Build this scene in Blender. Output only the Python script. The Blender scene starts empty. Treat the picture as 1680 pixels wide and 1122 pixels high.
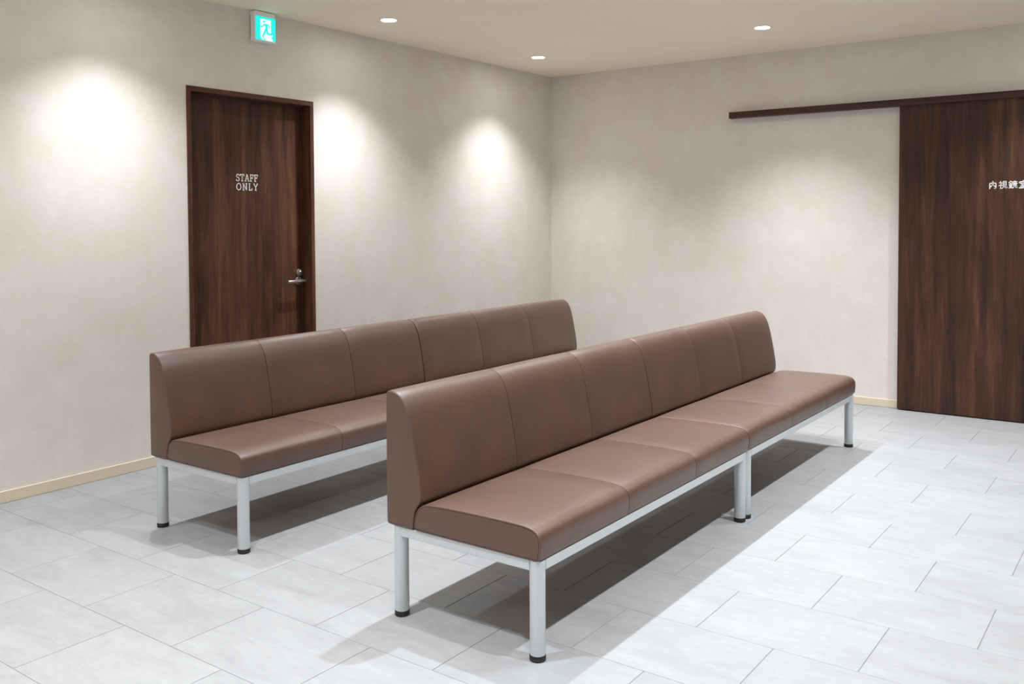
import bpy, math, random
from mathutils import Vector, Matrix

random.seed(7)
scene = bpy.context.scene
C = scene.collection

# ------------------------------------------------------------------ camera, world, exposure
CAM_LOC = (4.4148, -6.6432, 1.30)
YAW, PITCH, ROLL = -0.6291, -0.0339, -0.0047
FPX, PPY = 1509.7, 413.9
cy_, sy_ = math.cos(YAW), math.sin(YAW)
fwd = Vector((sy_*math.cos(PITCH), cy_*math.cos(PITCH), math.sin(PITCH)))
right = Vector((cy_, -sy_, 0))
up = right.cross(fwd)
cr, sr = math.cos(ROLL), math.sin(ROLL)
r2 = cr*right + sr*up
u2 = -sr*right + cr*up
cam_data = bpy.data.cameras.new('camera')
cam = bpy.data.objects.new('camera', cam_data)
C.objects.link(cam)
M = Matrix((r2, u2, -fwd)).transposed().to_4x4()
M.translation = Vector(CAM_LOC)
cam.matrix_world = M
cam_data.sensor_width = 36.0
cam_data.lens = FPX/1680*36.0
cam_data.shift_y = (PPY-561.0)/1680
cam_data.clip_start = 0.05
scene.camera = cam

world = bpy.data.worlds.new('world')
scene.world = world
world.use_nodes = True
world.node_tree.nodes['Background'].inputs[0].default_value = (0.02, 0.02, 0.02, 1)

vs = scene.view_settings
vs.view_transform = 'Standard'
vs.look = 'None'
vs.gamma = 1.0
vs.use_curve_mapping = False
vs.exposure = 1.44

LAMP_W = 76.0            # watts of every recessed downlight
LAMP_COL = (0.965, 1.0, 1.045)
LAMP_CONE = math.radians(105)

# room dimensions (corner of the two visible walls at the origin)
H = 2.535
RX, RY = 6.2, -8.8

# ------------------------------------------------------------------ materials
def srgb(r, g, b):
    f = lambda c: (c/255/12.92) if c/255 <= 0.04045 else ((c/255+0.055)/1.055)**2.4
    return (f(r), f(g), f(b), 1.0)

def new_mat(name):
    m = bpy.data.materials.new(name)
    m.use_nodes = True
    nt = m.node_tree
    return m, nt, nt.nodes['Principled BSDF']

def N(nt, typ, **kw):
    n = nt.nodes.new(typ)
    for k, v in kw.items():
        if k in n.inputs: n.inputs[k].default_value = v
        else: setattr(n, k, v)
    return n

def ramp(nt, stops):
    n = nt.nodes.new('ShaderNodeValToRGB')
    e = n.color_ramp.elements
    e[0].position, e[0].color = stops[0]
    e[1].position, e[1].color = stops[-1]
    for p, c in stops[1:-1]:
        x = e.new(p); x.color = c
    return n

def mat_plain(name, col, rough=0.5, metal=0.0, spec=0.5):
    m, nt, b = new_mat(name)
    b.inputs['Base Color'].default_value = col
    b.inputs['Roughness'].default_value = rough
    b.inputs['Metallic'].default_value = metal
    b.inputs['Specular IOR Level'].default_value = spec
    # barely visible unevenness of the finish
    tc = N(nt, 'ShaderNodeTexCoord')
    nz = N(nt, 'ShaderNodeTexNoise', Scale=60.0, Detail=3.0)
    mr = N(nt, 'ShaderNodeMapRange')
    mr.inputs['To Min'].default_value = max(0.0, rough-0.04)
    mr.inputs['To Max'].default_value = min(1.0, rough+0.04)
    nt.links.new(tc.outputs['Object'], nz.inputs['Vector'])
    nt.links.new(nz.outputs['Fac'], mr.inputs['Value'])
    nt.links.new(mr.outputs['Result'], b.inputs['Roughness'])
    return m

def mat_wall():
    m, nt, b = new_mat('wallpaper')
    tc = N(nt, 'ShaderNodeTexCoord')
    n1 = N(nt, 'ShaderNodeTexNoise', Scale=4.5, Detail=6.0, Roughness=0.62, Distortion=0.3)
    n2 = N(nt, 'ShaderNodeTexNoise', Scale=38.0, Detail=4.0, Roughness=0.6)
    mx = N(nt, 'ShaderNodeMath', operation='MULTIPLY_ADD')
    mx.inputs[1].default_value = 0.35
    cr = ramp(nt, [(0.40, srgb(221, 212, 202)), (0.68, srgb(227, 219, 211)), (0.92, srgb(232, 226, 219))])
    nt.links.new(tc.outputs['Object'], n1.inputs['Vector'])
    nt.links.new(tc.outputs['Object'], n2.inputs['Vector'])
    nt.links.new(n2.outputs['Fac'], mx.inputs[0])
    nt.links.new(n1.outputs['Fac'], mx.inputs[2])
    nt.links.new(mx.outputs[0], cr.inputs['Fac'])
    nt.links.new(cr.outputs['Color'], b.inputs['Base Color'])
    bp = N(nt, 'ShaderNodeBump', Strength=0.12, Distance=0.002)
    nt.links.new(n2.outputs['Fac'], bp.inputs['Height'])
    nt.links.new(bp.outputs['Normal'], b.inputs['Normal'])
    b.inputs['Roughness'].default_value = 0.75
    b.inputs['Specular IOR Level'].default_value = 0.25
    return m

def mat_ceiling():
    m, nt, b = new_mat('ceiling_paint')
    tc = N(nt, 'ShaderNodeTexCoord')
    n1 = N(nt, 'ShaderNodeTexNoise', Scale=2.0, Detail=3.0)
    cr = ramp(nt, [(0.3, srgb(249, 237, 216)), (0.7, srgb(251, 241, 222))])
    nt.links.new(tc.outputs['Object'], n1.inputs['Vector'])
    nt.links.new(n1.outputs['Fac'], cr.inputs['Fac'])
    nt.links.new(cr.outputs['Color'], b.inputs['Base Color'])
    b.inputs['Roughness'].default_value = 0.85
    b.inputs['Specular IOR Level'].default_value = 0.2
    return m

def mat_tile():
    m, nt, b = new_mat('stone_tile')
    tc = N(nt, 'ShaderNodeTexCoord')
    oi = N(nt, 'ShaderNodeObjectInfo')
    sc = N(nt, 'ShaderNodeVectorMath', operation='SCALE')
    sc.inputs[3].default_value = 37.0
    cmb = N(nt, 'ShaderNodeCombineXYZ')
    ad = N(nt, 'ShaderNodeVectorMath', operation='ADD')
    for i in (0, 1, 2): nt.links.new(oi.outputs['Random'], cmb.inputs[i])
    nt.links.new(cmb.outputs[0], sc.inputs[0])
    nt.links.new(tc.outputs['Object'], ad.inputs[0])
    nt.links.new(sc.outputs[0], ad.inputs[1])
    mp = N(nt, 'ShaderNodeMapping')
    mp.inputs['Scale'].default_value = (1.6, 4.2, 1.0)
    mp.inputs['Rotation'].default_value = (0, 0, 0.35)
    nt.links.new(ad.outputs[0], mp.inputs['Vector'])
    n1 = N(nt, 'ShaderNodeTexNoise', Scale=2.2, Detail=7.0, Roughness=0.62, Distortion=0.6)
    n2 = N(nt, 'ShaderNodeTexNoise', Scale=14.0, Detail=5.0, Roughness=0.65, Distortion=0.4)
    nt.links.new(mp.outputs[0], n1.inputs['Vector'])
    nt.links.new(mp.outputs[0], n2.inputs['Vector'])
    c1 = ramp(nt, [(0.30, srgb(147, 148, 149)), (0.5, srgb(154, 155, 156)), (0.72, srgb(160, 161, 162))])
    c2 = ramp(nt, [(0.35, (0.95, 0.95, 0.952, 1)), (0.7, (1.03, 1.03, 1.03, 1))])
    mx = N(nt, 'ShaderNodeMix', data_type='RGBA', blend_type='MULTIPLY')
    mx.inputs['Factor'].default_value = 1.0
    nt.links.new(n1.outputs['Fac'], c1.inputs['Fac'])
    nt.links.new(n2.outputs['Fac'], c2.inputs['Fac'])
    nt.links.new(c1.outputs['Color'], mx.inputs['A'])
    nt.links.new(c2.outputs['Color'], mx.inputs['B'])
    # each tile a touch lighter or darker than the next
    hs = N(nt, 'ShaderNodeHueSaturation')
    mr = N(nt, 'ShaderNodeMapRange')
    mr.inputs['To Min'].default_value = 0.965
    mr.inputs['To Max'].default_value = 1.02
    nt.links.new(oi.outputs['Random'], mr.inputs['Value'])
    nt.links.new(mr.outputs['Result'], hs.inputs['Value'])
    nt.links.new(mx.outputs['Result'], hs.inputs['Color'])
    nt.links.new(hs.outputs['Color'], b.inputs['Base Color'])
    bp = N(nt, 'ShaderNodeBump', Strength=0.1, Distance=0.002)
    nt.links.new(n2.outputs['Fac'], bp.inputs['Height'])
    nt.links.new(bp.outputs['Normal'], b.inputs['Normal'])
    b.inputs['Roughness'].default_value = 0.5
    b.inputs['Specular IOR Level'].default_value = 0.35
    return m

def mat_wood(name, along='Z', seed=0.0, tone=1.0):
    m, nt, b = new_mat(name)
    tc = N(nt, 'ShaderNodeTexCoord')
    mp = N(nt, 'ShaderNodeMapping')
    big, sm = 1.0, 0.05
    s = {'Z': (big, big, sm), 'X': (sm, big, big), 'Y': (big, sm, big)}[along]
    mp.inputs['Scale'].default_value = s
    mp.inputs['Location'].default_value = (seed, seed*1.7, seed*0.3)
    nt.links.new(tc.outputs['Object'], mp.inputs['Vector'])
    n0 = N(nt, 'ShaderNodeTexNoise', Scale=13.0, Detail=4.0, Roughness=0.6, Distortion=0.6)
    n1 = N(nt, 'ShaderNodeTexNoise', Scale=70.0, Detail=6.0, Roughness=0.7, Distortion=0.9)
    n2 = N(nt, 'ShaderNodeTexNoise', Scale=260.0, Detail=4.0, Roughness=0.7)
    for n in (n0, n1, n2): nt.links.new(mp.outputs[0], n.inputs['Vector'])
    # broad figure that also changes along the board
    mp2 = N(nt, 'ShaderNodeMapping')
    mp2.inputs['Scale'].default_value = tuple(4*x if x < 0.5 else x for x in s)
    nt.links.new(tc.outputs['Object'], mp2.inputs['Vector'])
    n3 = N(nt, 'ShaderNodeTexNoise', Scale=6.0, Detail=4.0, Roughness=0.6, Distortion=1.2)
    nt.links.new(mp2.outputs[0], n3.inputs['Vector'])
    a = N(nt, 'ShaderNodeMath', operation='MULTIPLY_ADD'); a.inputs[1].default_value = 0.55
    nt.links.new(n1.outputs['Fac'], a.inputs[0]); nt.links.new(n0.outputs['Fac'], a.inputs[2])
    c = N(nt, 'ShaderNodeMath', operation='MULTIPLY_ADD'); c.inputs[1].default_value = 0.35
    nt.links.new(n2.outputs['Fac'], c.inputs[0]); nt.links.new(a.outputs[0], c.inputs[2])
    d = N(nt, 'ShaderNodeMath', operation='MULTIPLY_ADD'); d.inputs[1].default_value = 0.5
    nt.links.new(n3.outputs['Fac'], d.inputs[0]); nt.links.new(c.outputs[0], d.inputs[2])
    T = lambda *c: tuple(tone*v for v in srgb(*c)[:3]) + (1.0,)
    cr = ramp(nt, [(0.0, T(38, 23, 18)), (0.35, T(68, 42, 31)), (0.6, T(88, 56, 41)), (1.0, T(122, 82, 60))])
    mr = N(nt, 'ShaderNodeMapRange')
    mr.inputs['From Min'].default_value = 0.86
    mr.inputs['From Max'].default_value = 1.52
    nt.links.new(d.outputs[0], mr.inputs['Value'])
    nt.links.new(mr.outputs['Result'], cr.inputs['Fac'])
    nt.links.new(cr.outputs['Color'], b.inputs['Base Color'])
    bp = N(nt, 'ShaderNodeBump', Strength=0.08, Distance=0.001)
    nt.links.new(n2.outputs['Fac'], bp.inputs['Height'])
    nt.links.new(bp.outputs['Normal'], b.inputs['Normal'])
    b.inputs['Roughness'].default_value = 0.5
    b.inputs['Specular IOR Level'].default_value = 0.3
    return m

def mat_vinyl():
    m, nt, b = new_mat('brown_vinyl')
    tc = N(nt, 'ShaderNodeTexCoord')
    n1 = N(nt, 'ShaderNodeTexNoise', Scale=300.0, Detail=3.0, Roughness=0.7)
    n2 = N(nt, 'ShaderNodeTexNoise', Scale=6.0, Detail=3.0)
    nt.links.new(tc.outputs['Object'], n1.inputs['Vector'])
    nt.links.new(tc.outputs['Object'], n2.inputs['Vector'])
    ad = N(nt, 'ShaderNodeMath', operation='MULTIPLY_ADD'); ad.inputs[1].default_value = 0.25
    nt.links.new(n2.outputs['Fac'], ad.inputs[0]); nt.links.new(n1.outputs['Fac'], ad.inputs[2])
    cr = ramp(nt, [(0.40, srgb(60, 37, 25)), (0.62, srgb(81, 53, 37)), (0.85, srgb(104, 72, 53))])
    nt.links.new(ad.outputs[0], cr.inputs['Fac'])
    nt.links.new(cr.outputs['Color'], b.inputs['Base Color'])
    bp = N(nt, 'ShaderNodeBump', Strength=0.45, Distance=0.0012)
    nt.links.new(n1.outputs['Fac'], bp.inputs['Height'])
    nt.links.new(bp.outputs['Normal'], b.inputs['Normal'])
    nt.links.new(bp.outputs['Normal'], b.inputs['Coat Normal'])
    b.inputs['Roughness'].default_value = 0.5
    b.inputs['Specular IOR Level'].default_value = 0.4
    b.inputs['Coat Weight'].default_value = 0.75
    b.inputs['Coat Roughness'].default_value = 0.44
    b.inputs['Coat IOR'].default_value = 1.6
    return m

def mat_emit(name, col, strength):
    m, nt, b = new_mat(name)
    b.inputs['Base Color'].default_value = tuple(0.25*c for c in col[:3]) + (1,)
    b.inputs['Emission Color'].default_value = col
    b.inputs['Emission Strength'].default_value = strength
    return m

WALL = mat_wall()
CEIL = mat_ceiling()
TILE = mat_tile()
GROUT = mat_plain('grout', srgb(128, 128, 128), 0.9, spec=0.1)
WOODZ = mat_wood('walnut_upright', 'Z', 1.3)
WOODZ2 = mat_wood('walnut_sliding', 'Z', 5.1, 0.66)
WOODX = mat_wood('walnut_rail', 'X', 7.7, 0.66)
WOODY = mat_wood('walnut_head', 'Y', 3.4)
VINYL = mat_vinyl()
SEAM = mat_plain('seam_thread', srgb(52, 38, 32), 0.8, spec=0.1)
CORE = mat_plain('upholstery_core', srgb(60, 45, 38), 0.8, spec=0.1)
SILVER = mat_plain('silver_paint', srgb(199, 203, 205), 0.36, metal=0.35)
RUBBER = mat_plain('black_rubber', srgb(20, 21, 23), 0.5)
BASE = mat_plain('baseboard_vinyl', srgb(220, 208, 185), 0.6, spec=0.3)
STEEL = mat_plain('brushed_steel', srgb(190, 186, 180), 0.3, metal=0.9)
WHITE = mat_plain('white_plastic', srgb(246, 244, 240), 0.45)
LETTER = mat_plain('white_lettering', srgb(250, 248, 246), 0.6)
DARK = mat_plain('dark_gap', srgb(16, 14, 13), 0.9, spec=0.05)
LED = mat_emit('led_diffuser', (0.98, 1.0, 1.0, 1), 28.0)
GREEN = mat_emit('exit_green', (0.0, 0.86, 0.70, 1), 0.40)
EWHITE = mat_emit('exit_white', (0.92, 1.0, 0.98, 1), 0.34)

# ------------------------------------------------------------------ mesh helpers
class MB:
    """collects faces and links them as one mesh object"""
    def __init__(self): self.v = []; self.f = []
    def add(self, vs, fs):
        o = len(self.v); self.v += [tuple(p) for p in vs]
        self.f += [tuple(i+o for i in f) for f in fs]; return self
    def box(self, a, b, bev=0.0):
        (x0, y0, z0), (x1, y1, z1) = a, b
        if bev <= 0:
            return self.add([(x0,y0,z0),(x1,y0,z0),(x1,y1,z0),(x0,y1,z0),(x0,y0,z1),(x1,y0,z1),(x1,y1,z1),(x0,y1,z1)],
                     [(0,3,2,1),(4,5,6,7),(0,1,5,4),(1,2,6,5),(2,3,7,6),(3,0,4,7)])
        # chamfered box: 24 vertices, 26 faces
        lo, hi = (x0,y0,z0), (x1,y1,z1)
        vs, idx = [], {}
        for sx in (0,1):
            for sy in (0,1):
                for sz in (0,1):
                    s = (sx,sy,sz)
                    for ax in range(3):   # vertex lying on the face normal to ax
                        p = []
                        for k in range(3):
                            e = hi[k] if s[k] else lo[k]
                            if k != ax: e += -bev if s[k] else bev
                            p.append(e)
                        idx[(s,ax)] = len(vs); vs.append(tuple(p))
        fs = []
        for ax in range(3):
            o1, o2 = [k for k in range(3) if k != ax]
            for s in (0,1):
                def key(a_, b_):
                    t = [0,0,0]; t[ax] = s; t[o1] = a_; t[o2] = b_
                    return tuple(t)
                fs.append(tuple(idx[(key(a_,b_),ax)] for a_, b_ in ((0,0),(1,0),(1,1),(0,1))))
        for ax in range(3):               # edges parallel to ax
            o1, o2 = [k for k in range(3) if k != ax]
            for a_ in (0,1):
                for b_ in (0,1):
                    k0 = [0,0,0]; k0[o1] = a_; k0[o2] = b_
                    k1 = list(k0); k1[ax] = 1
                    k0, k1 = tuple(k0), tuple(k1)
                    fs.append((idx[(k0,o1)], idx[(k1,o1)], idx[(k1,o2)], idx[(k0,o2)]))
        for s in [(a_,b_,c_) for a_ in (0,1) for b_ in (0,1) for c_ in (0,1)]:
            fs.append((idx[(s,0)], idx[(s,1)], idx[(s,2)]))
        return self.add(vs, fs)
    def lathe(self, prof, n=32, axis='Z', center=(0,0,0), cap=True):
        """prof: list of (radius, height) along axis"""
        vs, fs = [], []
        for r, h in prof:
            for k in range(n):
                a = 2*math.pi*k/n
                c, s = r*math.cos(a), r*math.sin(a)
                p = {'Z': (c, s, h), 'X': (h, c, s), 'Y': (s, h, c)}[axis]
                vs.append(tuple(p[i]+center[i] for i in range(3)))
        for j in range(len(prof)-1):
            for k in range(n):
                k2 = (k+1) % n
                fs.append((j*n+k, j*n+k2, (j+1)*n+k2, (j+1)*n+k))
        if cap:
            fs.append(tuple(reversed(range(n))))
            fs.append(tuple(range((len(prof)-1)*n, len(prof)*n)))
        return self.add(vs, fs)
    def tube(self, pts, r, n=6, closed=False):
        vs, fs = [], []
        P = [Vector(p) for p in pts]; m = len(P)
        for i, p in enumerate(P):
            if closed: t = P[(i+1) % m]-P[i-1]
            else: t = P[min(i+1, m-1)]-P[max(i-1, 0)]
            t.normalize()
            a = Vector((0, 1, 0)) if abs(t.y) < 0.9 else Vector((1, 0, 0))
            b1 = t.cross(a).normalized(); b2 = t.cross(b1)
            for k in range(n):
                an = 2*math.pi*k/n
                vs.append(tuple(p + r*(math.cos(an)*b1 + math.sin(an)*b2)))
        rng = m if closed else m-1
        for i in range(rng):
            j = (i+1) % m
            for k in range(n):
                k2 = (k+1) % n
                fs.append((i*n+k, i*n+k2, j*n+k2, j*n+k))
        return self.add(vs, fs)
    def strokes(self, lines, w, depth, to3d, rnd=True):
        """flat ribbons of width w along 2D polylines, raised by depth; to3d(x, y, d)"""
        for ln in lines:
            for (xa, ya), (xb, yb) in zip(ln[:-1], ln[1:]):
                dx, dy = xb-xa, yb-ya; L = math.hypot(dx, dy) or 1e-6
                dx, dy = dx/L, dy/L
                nx, ny = -dy*w/2, dx*w/2
                ring = []
                if rnd:
                    for k in range(7):
                        a = -math.pi/2 + math.pi*k/6
                        c, s = math.cos(a)*w/2, math.sin(a)*w/2
                        ring.append((xb+dx*c-dy*s, yb+dy*c+dx*s))
                    for k in range(7):
                        a = math.pi/2 + math.pi*k/6
                        c, s = math.cos(a)*w/2, math.sin(a)*w/2
                        ring.append((xa+dx*c-dy*s, ya+dy*c+dx*s))
                else:
                    ring = [(xa-nx, ya-ny), (xb-nx, yb-ny), (xb+nx, yb+ny), (xa+nx, ya+ny)]
                self.prism(ring, 0, depth, to3d)
        return self
    def prism(self, ring, d0, d1, to3d):
        n = len(ring)
        vs = [to3d(x, y, d0) for x, y in ring] + [to3d(x, y, d1) for x, y in ring]
        fs = [tuple(range(n, 2*n)), tuple(reversed(range(n)))]
        for k in range(n):
            k2 = (k+1) % n
            fs.append((k, k2, n+k2, n+k))
        return self.add(vs, fs)
    def mesh(self, name, mat, smooth=None):
        import bmesh
        me = bpy.data.meshes.new(name)
        me.from_pydata(self.v, [], self.f)
        bm = bmesh.new(); bm.from_mesh(me)
        bmesh.ops.recalc_face_normals(bm, faces=bm.faces)
        bm.to_mesh(me); bm.free()
        me.materials.append(mat)
        if smooth is not None:
            for p in me.polygons: p.use_smooth = True
            me.set_sharp_from_angle(angle=math.radians(smooth))
        me.update()
        return me
    def build(self, name, mat, parent=None, smooth=None):
        return obj(name, self.mesh(name, mat, smooth), parent)

def obj(name, me, parent=None, loc=None):
    o = bpy.data.objects.new(name, me)
    C.objects.link(o)
    if parent: o.parent = parent
    if loc: o.location = loc
    return o

def empty(name, loc=(0, 0, 0)):
    o = bpy.data.objects.new(name, None)
    o.empty_display_size = 0.1
    C.objects.link(o); o.location = loc
    return o

def tag(o, label, cat=None, group=None, kind=None):
    o['label'] = label
    if cat: o['category'] = cat
    if group: o['group'] = group
    if kind: o['kind'] = kind
    return o

# ------------------------------------------------------------------ room shell
WT = 0.16                                   # wall thickness
DY0, DY1, DZ = -3.600, -2.690, 2.052        # outer edge of the hinged door's frame

w = MB()
w.box((-WT, RY, 0), (0, DY0, H)); w.box((-WT, DY1, 0), (0, 0, H)); w.box((-WT, DY0, DZ), (0, DY1, H))
tag(w.build('wall_left', WALL), 'mottled pale beige papered wall around the staff door', 'wall', kind='structure')
tag(MB().box((-WT, 0, 0), (RX+WT, WT, H)).build('wall_back', WALL), 'mottled pale beige papered wall behind the wooden sliding door', 'wall', kind='structure')
tag(MB().box((RX, RY, 0), (RX+WT, 0, H)).build('wall_right', WALL), 'pale beige papered wall right of the camera, outside the photo', 'wall', kind='structure')
tag(MB().box((-WT, RY-WT, 0), (RX+WT, RY, H)).build('wall_front', WALL), 'pale beige papered wall behind the camera, outside the photo', 'wall', kind='structure')
tag(MB().box((-WT, RY-WT, H), (RX+WT, WT, H+0.12)).build('ceiling', CEIL), 'smooth cream ceiling with round recessed downlights', 'ceiling', kind='structure')

# floor: grout bed with separate stone tiles in running bond
GAPX, GAPY, TT = 0.0024, 0.0016, 0.004
floor = MB().box((-WT, RY-WT, -0.08), (RX+WT, WT, -0.0018)).build('floor', GROUT)
tag(floor, 'pale grey stone-look tile floor laid in running bond', 'floor', kind='structure')
TW, TH, TY0, TXE, TXO = 0.5025, 0.352, -4.660, 3.180, 2.931
Minv = cam.matrix_world.inverted()
def in_view(x, y):
    p = Minv @ Vector((x, y, 0))
    if p.z > -0.2: return False
    u = 840 + FPX*p.x/-p.z; v = PPY - FPX*p.y/-p.z
    return -5 < u < 1685 and -5 < v < 1127
def tile_mb(x0, x1, y0, y1, off=(0, 0)):
    b = 0.0012
    ox, oy = off
    x0 -= ox; x1 -= ox; y0 -= oy; y1 -= oy
    m = MB()
    vs = [(x0,y0,-TT),(x1,y0,-TT),(x1,y1,-TT),(x0,y1,-TT),(x0,y0,-b*.6),(x1,y0,-b*.6),(x1,y1,-b*.6),(x0,y1,-b*.6),
          (x0+b,y0+b,0),(x1-b,y0+b,0),(x1-b,y1-b,0),(x0+b,y1-b,0)]
    fs = [(8,9,10,11)] + [(k,(k+1)%4,4+(k+1)%4,4+k) for k in range(4)] + [(4+k,4+(k+1)%4,8+(k+1)%4,8+k) for k in range(4)]
    m.add(vs, fs)
    return m
full = tile_mb(-TW/2+GAPX/2, TW/2-GAPX/2, -TH/2+GAPY/2, TH/2-GAPY/2).mesh('tile', TILE)
rest = MB()
for k in range(-13, 15):
    ya, yb = TY0+k*TH, TY0+(k+1)*TH
    if yb <= RY or ya >= 0: continue
    ox = TXE if k % 2 == 0 else TXO
    for n in range(-9, 9):
        xa, xb = ox+n*TW, ox+(n+1)*TW
        if xb <= 0.004 or xa >= RX-0.004: continue
        a0, a1 = max(xa, 0)+GAPX/2, min(xb, RX)-GAPX/2
        b0, b1 = max(ya, RY)+GAPY/2, min(yb, 0)-GAPY/2
        if b1-b0 < 0.01: continue
        seen = any(in_view(a0+(a1-a0)*i/4, b0+(b1-b0)*j/4) for i in range(5) for j in range(5))
        cx, cyy = (xa+xb)/2, (ya+yb)/2
        if not seen:
            t = tile_mb(a0, a1, b0, b1); rest.add(t.v, t.f)
        elif xa >= 0 and xb <= RX and ya >= RY and yb <= 0:
            obj('tile', full, floor, (cx, cyy, 0))
        else:
            obj('tile', tile_mb(a0, a1, b0, b1, ((a0+a1)/2, (b0+b1)/2)).mesh('tile', TILE), floor, ((a0+a1)/2, (b0+b1)/2, 0))
ro = rest.build('tile_field', TILE, floor); ro['kind'] = 'stuff'

# baseboards
BH, BT = 0.056, 0.008
def skirting(mb, a, b):
    mb.box((a[0], a[1], 0.0005), (b[0], b[1], BH), 0.002)
m = MB(); skirting(m, (0, RY, 0), (BT, DY0, 0)); skirting(m, (0, DY1, 0), (BT, 0, 0))
tag(m.build('baseboard_left', BASE), 'low tan baseboard along the wall with the staff door', 'baseboard', kind='structure')
m = MB(); skirting(m, (BT, -BT, 0), (RX, 0, 0))
tag(m.build('baseboard_back', BASE), 'low tan baseboard along the wall with the sliding door', 'baseboard', kind='structure')
m = MB(); skirting(m, (RX-BT, RY, 0), (RX, -BT, 0))
tag(m.build('baseboard_right', BASE), 'low tan baseboard right of the camera, outside the photo', 'baseboard', kind='structure')
m = MB(); skirting(m, (BT, RY, 0), (RX-BT, RY+BT, 0))
tag(m.build('baseboard_front', BASE), 'low tan baseboard behind the camera, outside the photo', 'baseboard', kind='structure')

# ------------------------------------------------------------------ hinged staff door in the left wall
door = empty('door_1', (0, (DY0+DY1)/2, 0))
tag(door, 'dark walnut hinged door lettered STAFF ONLY with steel lever', 'door', kind='structure')
DC = (DY0+DY1)/2
FW = 0.028                                   # face width of the frame
FX0, FX1 = -0.155, 0.006
LEAF = -0.085                                # front face of the leaf
hw = (DY1-DY0)/2
MB().box((FX0, -hw, 0.001), (FX1, -hw+FW, DZ-FW), 0.0015).build('jamb', WOODZ, door)
MB().box((FX0, hw-FW, 0.001), (FX1, hw, DZ-FW), 0.0015).build('jamb', WOODZ, door)
MB().box((FX0, -hw, DZ-FW), (FX1, hw, DZ), 0.0015).build('head_jamb', WOODY, door)
leaf = MB().box((LEAF-0.04, -hw+FW+0.003, 0.006), (LEAF, hw-FW-0.003, DZ-FW-0.004), 0.0015).build('door_leaf', WOODZ, door)
# door stop around the leaf
st = 0.012
MB().box((LEAF+0.002, -hw+FW, 0.001), (LEAF+0.014, -hw+FW+st, DZ-FW)).build('door_stop', WOODZ, door)
MB().box((LEAF+0.002, hw-FW-st, 0.001), (LEAF+0.014, hw-FW, DZ-FW)).build('door_stop', WOODZ, door)
MB().box((LEAF+0.002, -hw+FW+st, DZ-FW-st), (LEAF+0.014, hw-FW-st, DZ-FW)).build('door_stop', WOODY, door)
MB().box((-WT-0.001, -hw, 0), (-WT+0.003, hw, DZ)).build('backing_panel', DARK, door)

# lever handle
hy, hz = -2.752-DC, 0.931
hd = MB().lathe([(0.0255, 0), (0.0265, 0.002), (0.0265, 0.007), (0.0245, 0.009)], 32, 'X', (LEAF, hy, hz)).build('lever_handle', STEEL, door, 40)
hd['label'] = 'brushed steel lever handle on a round rose'
nk = MB().lathe([(0.010, 0.006), (0.010, 0.045), (0.0085, 0.05)], 20, 'X', (LEAF, hy, hz)).build('neck', STEEL, hd, 40)
lv = MB().lathe([(0.007, -0.124), (0.0092, -0.121), (0.0092, 0.012), (0.007, 0.015)], 20, 'Y', (LEAF+0.05, hy, hz)).build('lever', STEEL, hd, 40)
cyl = MB().lathe([(0.0225, 0), (0.0235, 0.002), (0.0235, 0.010), (0.021, 0.013)], 32, 'X', (LEAF, hy+0.004, hz+0.052)).build('lock_cylinder', STEEL, door, 40)
cyl['label'] = 'round steel lock cylinder above the lever'
MB().lathe([(0.012, 0.012), (0.012, 0.020), (0.010, 0.022)], 24, 'X', (LEAF, hy+0.004, hz+0.052)).build('plug', STEEL, cyl, 40)
MB().box((LEAF+0.0215, hy+0.0028, hz+0.046), (LEAF+0.0228, hy+0.0052, hz+0.058)).build('keyhole', DARK, cyl)

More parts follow.
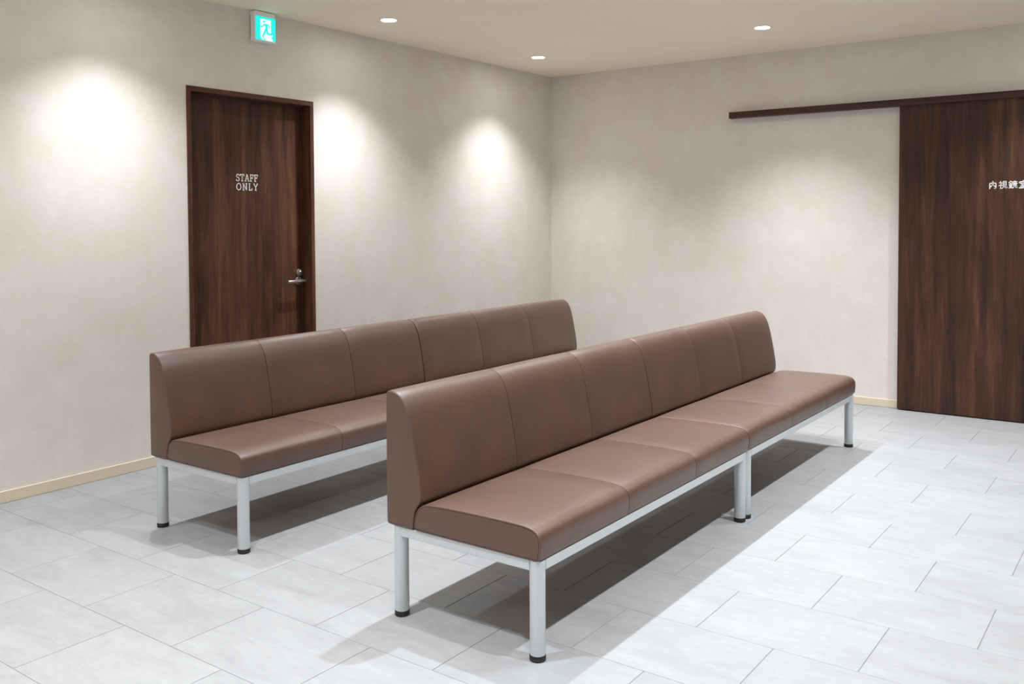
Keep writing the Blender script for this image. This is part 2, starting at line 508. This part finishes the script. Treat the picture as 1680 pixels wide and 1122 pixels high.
# slab-serif lettering on a 0..1 cap-height grid, x advance given per glyph
def arc(cx, cy, rx, ry, a0, a1, n=12):
    return [(cx+rx*math.cos(math.radians(a0+(a1-a0)*i/n)), cy+ry*math.sin(math.radians(a0+(a1-a0)*i/n))) for i in range(n+1)]
GL = {
 'S': (0.58, [arc(0.29, 0.745, 0.22, 0.215, 20, 270, 12) + arc(0.29, 0.275, 0.24, 0.235, 90, -160, 12)[0:],
              [(0.51, 0.98), (0.51, 0.74)], [(0.05, 0.02), (0.05, 0.27)]]),
 'T': (0.72, [[(0.02, 0.96), (0.70, 0.96)], [(0.05, 0.96), (0.05, 0.72)], [(0.67, 0.96), (0.67, 0.72)], [(0.36, 0.96), (0.36, 0.04)], [(0.20, 0.04), (0.52, 0.04)]]),
 'A': (0.80, [[(0.12, 0.04), (0.38, 0.96)], [(0.68, 0.04), (0.42, 0.96)], [(0.26, 0.96), (0.44, 0.96)], [(0.20, 0.34), (0.60, 0.34)], [(0.00, 0.04), (0.26, 0.04)], [(0.54, 0.04), (0.80, 0.04)]]),
 'F': (0.66, [[(0.15, 0.04), (0.15, 0.96)], [(0.02, 0.96), (0.62, 0.96)], [(0.60, 0.96), (0.60, 0.72)], [(0.15, 0.52), (0.46, 0.52)], [(0.46, 0.64), (0.46, 0.40)], [(0.02, 0.04), (0.34, 0.04)]]),
 'O': (0.86, [arc(0.43, 0.5, 0.37, 0.46, 0, 360, 24)]),
 'N': (0.86, [[(0.16, 0.04), (0.16, 0.96)], [(0.16, 0.96), (0.70, 0.04)], [(0.70, 0.04), (0.70, 0.96)], [(0.02, 0.96), (0.18, 0.96)], [(0.02, 0.04), (0.31, 0.04)], [(0.55, 0.96), (0.84, 0.96)]]),
 'L': (0.66, [[(0.16, 0.04), (0.16, 0.96)], [(0.02, 0.96), (0.32, 0.96)], [(0.02, 0.04), (0.62, 0.04)], [(0.60, 0.04), (0.60, 0.32)]]),
 'Y': (0.80, [[(0.10, 0.96), (0.40, 0.48)], [(0.70, 0.96), (0.40, 0.48)], [(0.40, 0.48), (0.40, 0.04)], [(0.00, 0.96), (0.24, 0.96)], [(0.56, 0.96), (0.80, 0.96)], [(0.24, 0.04), (0.56, 0.04)]]),
}
def word(txt, ya, yb, z0, capz, parent):
    adv = sum(GL[c][0] for c in txt); gap = ((yb-ya)/capz-adv)/(len(txt)-1)
    x = 0
    for c in txt:
        mb = MB()
        mb.strokes(GL[c][1], 0.135, 0.0012, lambda a, b_, d, x=x: (LEAF+0.0002+d, ya+(x+a)*capz-DC, z0+b_*capz), rnd=False)
        mb.build('letter', LETTER, parent)
        x += GL[c][0]+gap
word('STAFF', -3.213, -3.056, 1.5435, 0.0415, leaf)
word('ONLY', -3.213, -3.056, 1.4900, 0.0415, leaf)

# ------------------------------------------------------------------ sliding door on the back wall
sd = empty('door_2', (2.86, 0, 0))
tag(sd, 'dark walnut sliding door hung from a long overhead rail', 'door', kind='structure')
SDW = 1.20
sl = MB().box((0, -0.046, 0.007), (SDW, -0.012, 2.066), 0.0015).build('door_leaf', WOODZ2, sd)
rl = MB().box((1.657-2.86, -0.070, 2.064), (SDW+0.02, -0.0005, 2.108), 0.0015).build('rail_cover', WOODX, sd)
rl['label'] = 'long thin walnut rail cover above the door'
MB().box((1.652-2.86, -0.072, 2.062), (1.657-2.86, -0.0005, 2.110), 0.001).build('rail_end_cap', WOODX, rl)
KJ = [
 [[(14,4),(14,74),(86,74),(86,12),(80,6),(68,7)], [(50,96),(50,68),(42,48),(25,28)], [(50,64),(58,48),(75,30)]],
 [[(22,96),(26,88)], [(8,76),(40,76),(27,56),(6,38)], [(25,56),(25,4)], [(31,50),(43,38)],
  [(53,94),(88,94),(88,36),(53,36),(53,94)], [(53,75),(88,75)], [(53,55),(88,55)], [(60,36),(56,18),(38,4)], [(76,36),(76,10),(82,6),(95,8),(97,22)]],
 [[(24,97),(4,74)], [(24,97),(44,78)], [(13,68),(36,68)], [(6,52),(42,52)], [(24,68),(24,12)], [(10,40),(14,26)], [(39,40),(34,26)], [(4,8),(44,13)],
  [(71,98),(71,88)], [(51,87),(94,87)], [(60,82),(63,72)], [(83,82),(80,72)], [(47,67),(98,67)], [(55,57),(90,57),(90,30),(55,30),(55,57)], [(55,43),(90,43)], [(64,30),(60,16),(45,4)], [(79,30),(79,10),(84,6),(96,8),(97,18)]],
 [[(50,98),(50,86)], [(8,68),(8,84),(92,84),(92,68)], [(20,66),(80,66)], [(46,66),(26,47),(76,49)], [(64,58),(82,42)], [(50,48),(50,6)], [(22,27),(78,27)], [(6,6),(94,6)]],
]
for i, g in enumerate(KJ):
    mb = MB()
    x0 = 3.4060-2.86+i*0.0572; sc = 0.0500/100
    mb.strokes(g, 11.0 if i in (0, 3) else 8.5, 0.0012, lambda a, b_, d, x0=x0: (x0+a*sc, -0.0462-d, 1.4915+b_*sc))
    mb.build('letter', LETTER, sl)

# ------------------------------------------------------------------ upholstered benches
def smooth_loop(pts, n=3):
    """Chaikin rounding of a closed loop"""
    for _ in range(n):
        q = []
        for i in range(len(pts)):
            a, b = pts[i], pts[(i+1) % len(pts)]
            q.append((a[0]*.75+b[0]*.25, a[1]*.75+b[1]*.25)); q.append((a[0]*.25+b[0]*.75, a[1]*.25+b[1]*.75))
        pts = q
    return pts

def inset(pts, d):
    n = len(pts); out = []
    for i in range(n):
        a, p, b = Vector(pts[i-1]), Vector(pts[i]), Vector(pts[(i+1) % n])
        t = (b-a).normalized()
        nrm = Vector((-t.y, t.x))          # inward for counter-clockwise loops
        out.append((p.x+nrm.x*d, p.y+nrm.y*d))
    return out

def upholstered(loop, y0, y1, r0, r1, crown=0.0, seg=4):
    """closed profile (u, z) extruded along y with rounded ends of radius r0 / r1 and a slightly domed length"""
    mb = MB(); n = len(loop); rings = []
    for k in range(seg+1):
        a = math.pi/2*k/seg
        rings.append((y0+r0*(1-math.cos(a)), r0*(1-math.sin(a))))
    mid = 6
    for k in range(1, mid):
        rings.append((y0+r0+(y1-y0-r0-r1)*k/mid, 0.0))
    for k in range(seg+1):
        a = math.pi/2*(1-k/seg)
        rings.append((y1-r1*(1-math.cos(a)), r1*(1-math.sin(a))))
    vs = []
    zmin = min(p[1] for p in loop); zmax = max(p[1] for p in loop)
    L = y1-y0
    for y, d in rings:
        lp = inset(loop, d)
        t = 2*(y-y0)/L-1
        c = crown*max(0.0, 1-t*t)**0.7
        for (u, z) in lp:
            vs.append((u, y, z + c*((z-zmin)/(zmax-zmin))**2))
    fs = []
    for j in range(len(rings)-1):
        for k in range(n):
            k2 = (k+1) % n
            fs.append((j*n+k, (j+1)*n+k, (j+1)*n+k2, j*n+k2))
    fs.append(tuple(range(n))); fs.append(tuple(reversed(range((len(rings)-1)*n, len(rings)*n))))
    return mb.add(vs, fs)

# profiles in (u, z), u measured from the back of the bench, counter-clockwise
BACK = [(0.004, 0.303), (0.060, 0.303), (0.112, 0.303), (0.116, 0.312), (0.117, 0.335), (0.126, 0.372), (0.147, 0.396), (0.1495, 0.43), (0.143, 0.48),
        (0.132, 0.54), (0.120, 0.60), (0.108, 0.652), (0.095, 0.692), (0.078, 0.722), (0.055, 0.741), (0.030, 0.748), (0.010, 0.747), (0.001, 0.737), (0.000, 0.70), (0.000, 0.50), (0.000, 0.315)]
SEAT = [(0.124, 0.303), (0.30, 0.303), (0.50, 0.303), (0.604, 0.303), (0.611, 0.309), (0.614, 0.335), (0.6155, 0.362), (0.609, 0.384), (0.588, 0.399),
        (0.55, 0.4045), (0.45, 0.4055), (0.30, 0.4035), (0.20, 0.400), (0.160, 0.394), (0.134, 0.374), (0.1215, 0.340), (0.1195, 0.310)]
BACK_L, SEAT_L = smooth_loop(BACK, 2), smooth_loop(SEAT, 2)
BL = 1.599                # length of one bench
def make_bench():
    root = empty('waiting_bench')
    r_in, r_out, g = 0.0002, 0.0045, 0.0013
    P = BL/3
    seat = upholstered(inset(SEAT_L, 0.006), 0.012, BL-0.012, 0.001, 0.001).build('seat', CORE, root, 40)
    back = upholstered(inset(BACK_L, 0.006), 0.012, BL-0.012, 0.001, 0.001).build('backrest', CORE, root, 40)
    for i in range(3):
        a, b = i*P+(g if i else 0), (i+1)*P-(g if i < 2 else 0)
        ra, rb = (r_out if i == 0 else r_in), (r_out if i == 2 else r_in)
        upholstered(SEAT_L, a, b, ra, rb, 0.0015).build('seat_panel', VINYL, seat, 50)
        upholstered(BACK_L, a, b, ra+(0.002 if i == 0 else 0), rb+(0.002 if i == 2 else 0), 0.001).build('backrest_panel', VINYL, back, 50)
    # stitched seam round each end of the seat
    for y in (0.0008, BL-0.0008):
        lp = inset(SEAT_L, 0.0062)
        MB().tube([(u, y, z) for u, z in lp], 0.0011, 6, True).build('end_seam', SEAM, seat, 60)
    lu = (0.041, 0.585)
    ly = (0.028, BL-0.028)
    for y in ly:
        for u in lu:
            lg = MB().lathe([(0.0232, 0.015), (0.0238, 0.018), (0.0238, 0.302)], 28, 'Z', (u, y, 0)).build('leg', SILVER, root, 40)
            MB().lathe([(0.0235, 0.0), (0.0248, 0.002), (0.0248, 0.008), (0.0243, 0.0085), (0.0243, 0.0095), (0.0248, 0.010), (0.0248, 0.017), (0.0238, 0.0185)], 28, 'Z', (u, y, 0)).build('foot_cap', RUBBER, lg, 40)
        MB().box((lu[0]+0.015, y-0.0215, 0.2705), (lu[1]-0.015, y+0.0085*(1 if y < 1 else 1)+0.0, 0.3025), 0.0015).build('end_rail', SILVER, root) if y < 1 else \
        MB().box((lu[0]+0.015, y-0.0085, 0.2705), (lu[1]-0.015, y+0.0215, 0.3025), 0.0015).build('end_rail', SILVER, root)
    MB().box((lu[1]-0.0085, ly[0]+0.015, 0.2705), (lu[1]+0.0215, ly[1]-0.015, 0.3025), 0.0015).build('front_rail', SILVER, root)
    MB().box((lu[0]-0.0215, ly[0]+0.015, 0.2705), (lu[0]+0.0085, ly[1]-0.015, 0.3025), 0.0015).build('rear_rail', SILVER, root)
    MB().box((lu[0]+0.0085, BL/2-0.015, 0.2705), (lu[1]-0.0085, BL/2+0.015, 0.3025), 0.0015).build('cross_rail', SILVER, root)
    return root

def copy_tree(o, parent=None):
    c = o.copy(); C.objects.link(c)
    if parent: c.parent = parent
    for ch in list(o.children): copy_tree(ch, c)
    return c

XB, YB, XA, YA, JG = 2.306, -4.457, 0.861, -4.397, 0.005
spots = [
 (XB, YB, 'brown vinyl bench nearest the camera, near half of the front row'),
 (XB, YB+BL+JG, 'brown vinyl bench at the far end of the front row, towards the sliding door'),
 (XA, YA, 'brown vinyl bench standing before the staff door, near half of the rear row'),
 (XA, YA+BL+JG, 'brown vinyl bench in the room corner, far half of the rear row, mostly hidden'),
]
proto = make_bench()
for i, (x, y, lab) in enumerate(spots):
    b = proto if i == 0 else copy_tree(proto)
    b.location = (x, y, 0)
    tag(b, lab, 'bench', 'upholstered waiting benches')

# ------------------------------------------------------------------ emergency exit sign
SY0, SY1, SZ0, SZ1, SX = -3.166, -3.016, 2.357, 2.531, 0.048
es = MB().box((0.0005, SY0, SZ0), (SX, SY1, SZ1), 0.003).build('exit_sign', WHITE)
tag(es, 'green illuminated running-man exit sign high on the wall by the ceiling', 'exit sign')
pz1, pz0, py0, py1 = SZ1-0.030, SZ0+0.009, SY0+0.003, SY1-0.003
pw, ph = py1-py0, pz1-pz0
P3 = lambda a, b_, d: (SX+d, py0+a*pw, pz1-b_*ph)
MB().prism([(0,0),(1,0),(1,1),(0,1)], -0.001, 0.0012, P3).build('green_panel', GREEN, es)
MB().prism([(0.235,0.09),(0.774,0.09),(0.774,0.70),(0.86,0.74),(0.84,0.79),(0.765,0.78),(0.88,0.995),(0.48,0.995),(0.32,0.97),(0.235,0.88)], 0.0010, 0.0018, P3).build('white_doorway', EWHITE, es)
man = MB()
Pm = lambda a, b_, d: P3(a, b_, 0.0018+d)
man.prism([(0.42+0.060*math.cos(2*math.pi*k/14), 0.20+0.052*math.sin(2*math.pi*k/14)) for k in range(14)], -0.0002, 0.0006, Pm)
man.prism([(0.43,0.285),(0.60,0.285),(0.64,0.33),(0.585,0.36),(0.60,0.50),(0.49,0.52),(0.48,0.40),(0.42,0.34)], -0.0002, 0.0006, Pm)
man.strokes([[(0.44,0.315),(0.345,0.42),(0.24,0.43)], [(0.585,0.315),(0.64,0.33),(0.71,0.44)]], 0.05, 0.0006, Pm)
man.strokes([[(0.53,0.49),(0.36,0.835)], [(0.555,0.49),(0.59,0.69),(0.78,0.705)]], 0.082, 0.0006, Pm)
man.strokes([[(0.375,0.89),(0.455,0.975)]], 0.055, 0.0006, Pm)
man.build('running_figure', GREEN, es)
MB().box((0.004, SY0-0.0008, SZ0+0.02), (0.006, SY0+0.001, SZ1-0.02)).build('case_seam', DARK, es)

# ------------------------------------------------------------------ recessed ceiling downlights
def make_downlight():
    root = empty('downlight')
    MB().lathe([(0.0470, 0.0), (0.0475, -0.0035), (0.0505, -0.0045), (0.0535, -0.003), (0.0545, 0.0)], 40, 'Z', cap=False).build('trim_ring', WHITE, root, 60)
    MB().lathe([(0.0472, 0.0), (0.0472, -0.0018), (0.040, -0.0024)], 40, 'Z').build('diffuser', LED, root, 60)
    ld = bpy.data.lights.new('lamp_beam', 'SPOT')
    ld.energy = LAMP_W; ld.color = LAMP_COL; ld.spot_size = LAMP_CONE; ld.spot_blend = 1.0
    ld.shadow_soft_size = 0.03
    lo = bpy.data.objects.new('lamp_beam', ld); C.objects.link(lo); lo.parent = root; lo.location = (0, 0, -0.012)
    return root
lights = [
 (0.467, -2.490, 'round glowing downlight in the ceiling just right of the exit sign'),
 (0.467, -0.870, 'round glowing downlight in the ceiling nearest the room corner'),
 (2.217, -0.880, 'round glowing downlight in the ceiling above the end of the sliding door rail'),
]
OUT = 'round ceiling downlight outside the photo, above its upper edge'
lights += [(0.467, y, OUT) for y in (-4.11, -5.73, -7.35)]
lights += [(2.217, y, OUT) for y in (-2.255, -3.63, -5.40, -6.85, -8.2)]
lights += [(3.85, y, OUT) for y in (-0.65, -1.85, -3.07, -4.30, -5.52, -6.75, -7.97)]
dl = make_downlight()
ROOM_BEAM = [c for c in dl.children if c.type == 'LIGHT'][0].data.copy()     # the row by the wall carries a dimmer lamp
AISLE_BEAM = ROOM_BEAM.copy()
AISLE_BEAM.energy = LAMP_W*0.88
[c for c in dl.children if c.type == 'LIGHT'][0].data.energy = LAMP_W*0.58
for i, (x, y, lab) in enumerate(lights):
    d = dl if i == 0 else copy_tree(dl)
    d.location = (x, y, H)
    if x > 1.0:
        beam = [c for c in d.children if c.type == 'LIGHT'][0]
        beam.data = ROOM_BEAM if x < 3 else AISLE_BEAM
    tag(d, lab, 'downlight', 'recessed ceiling downlights')
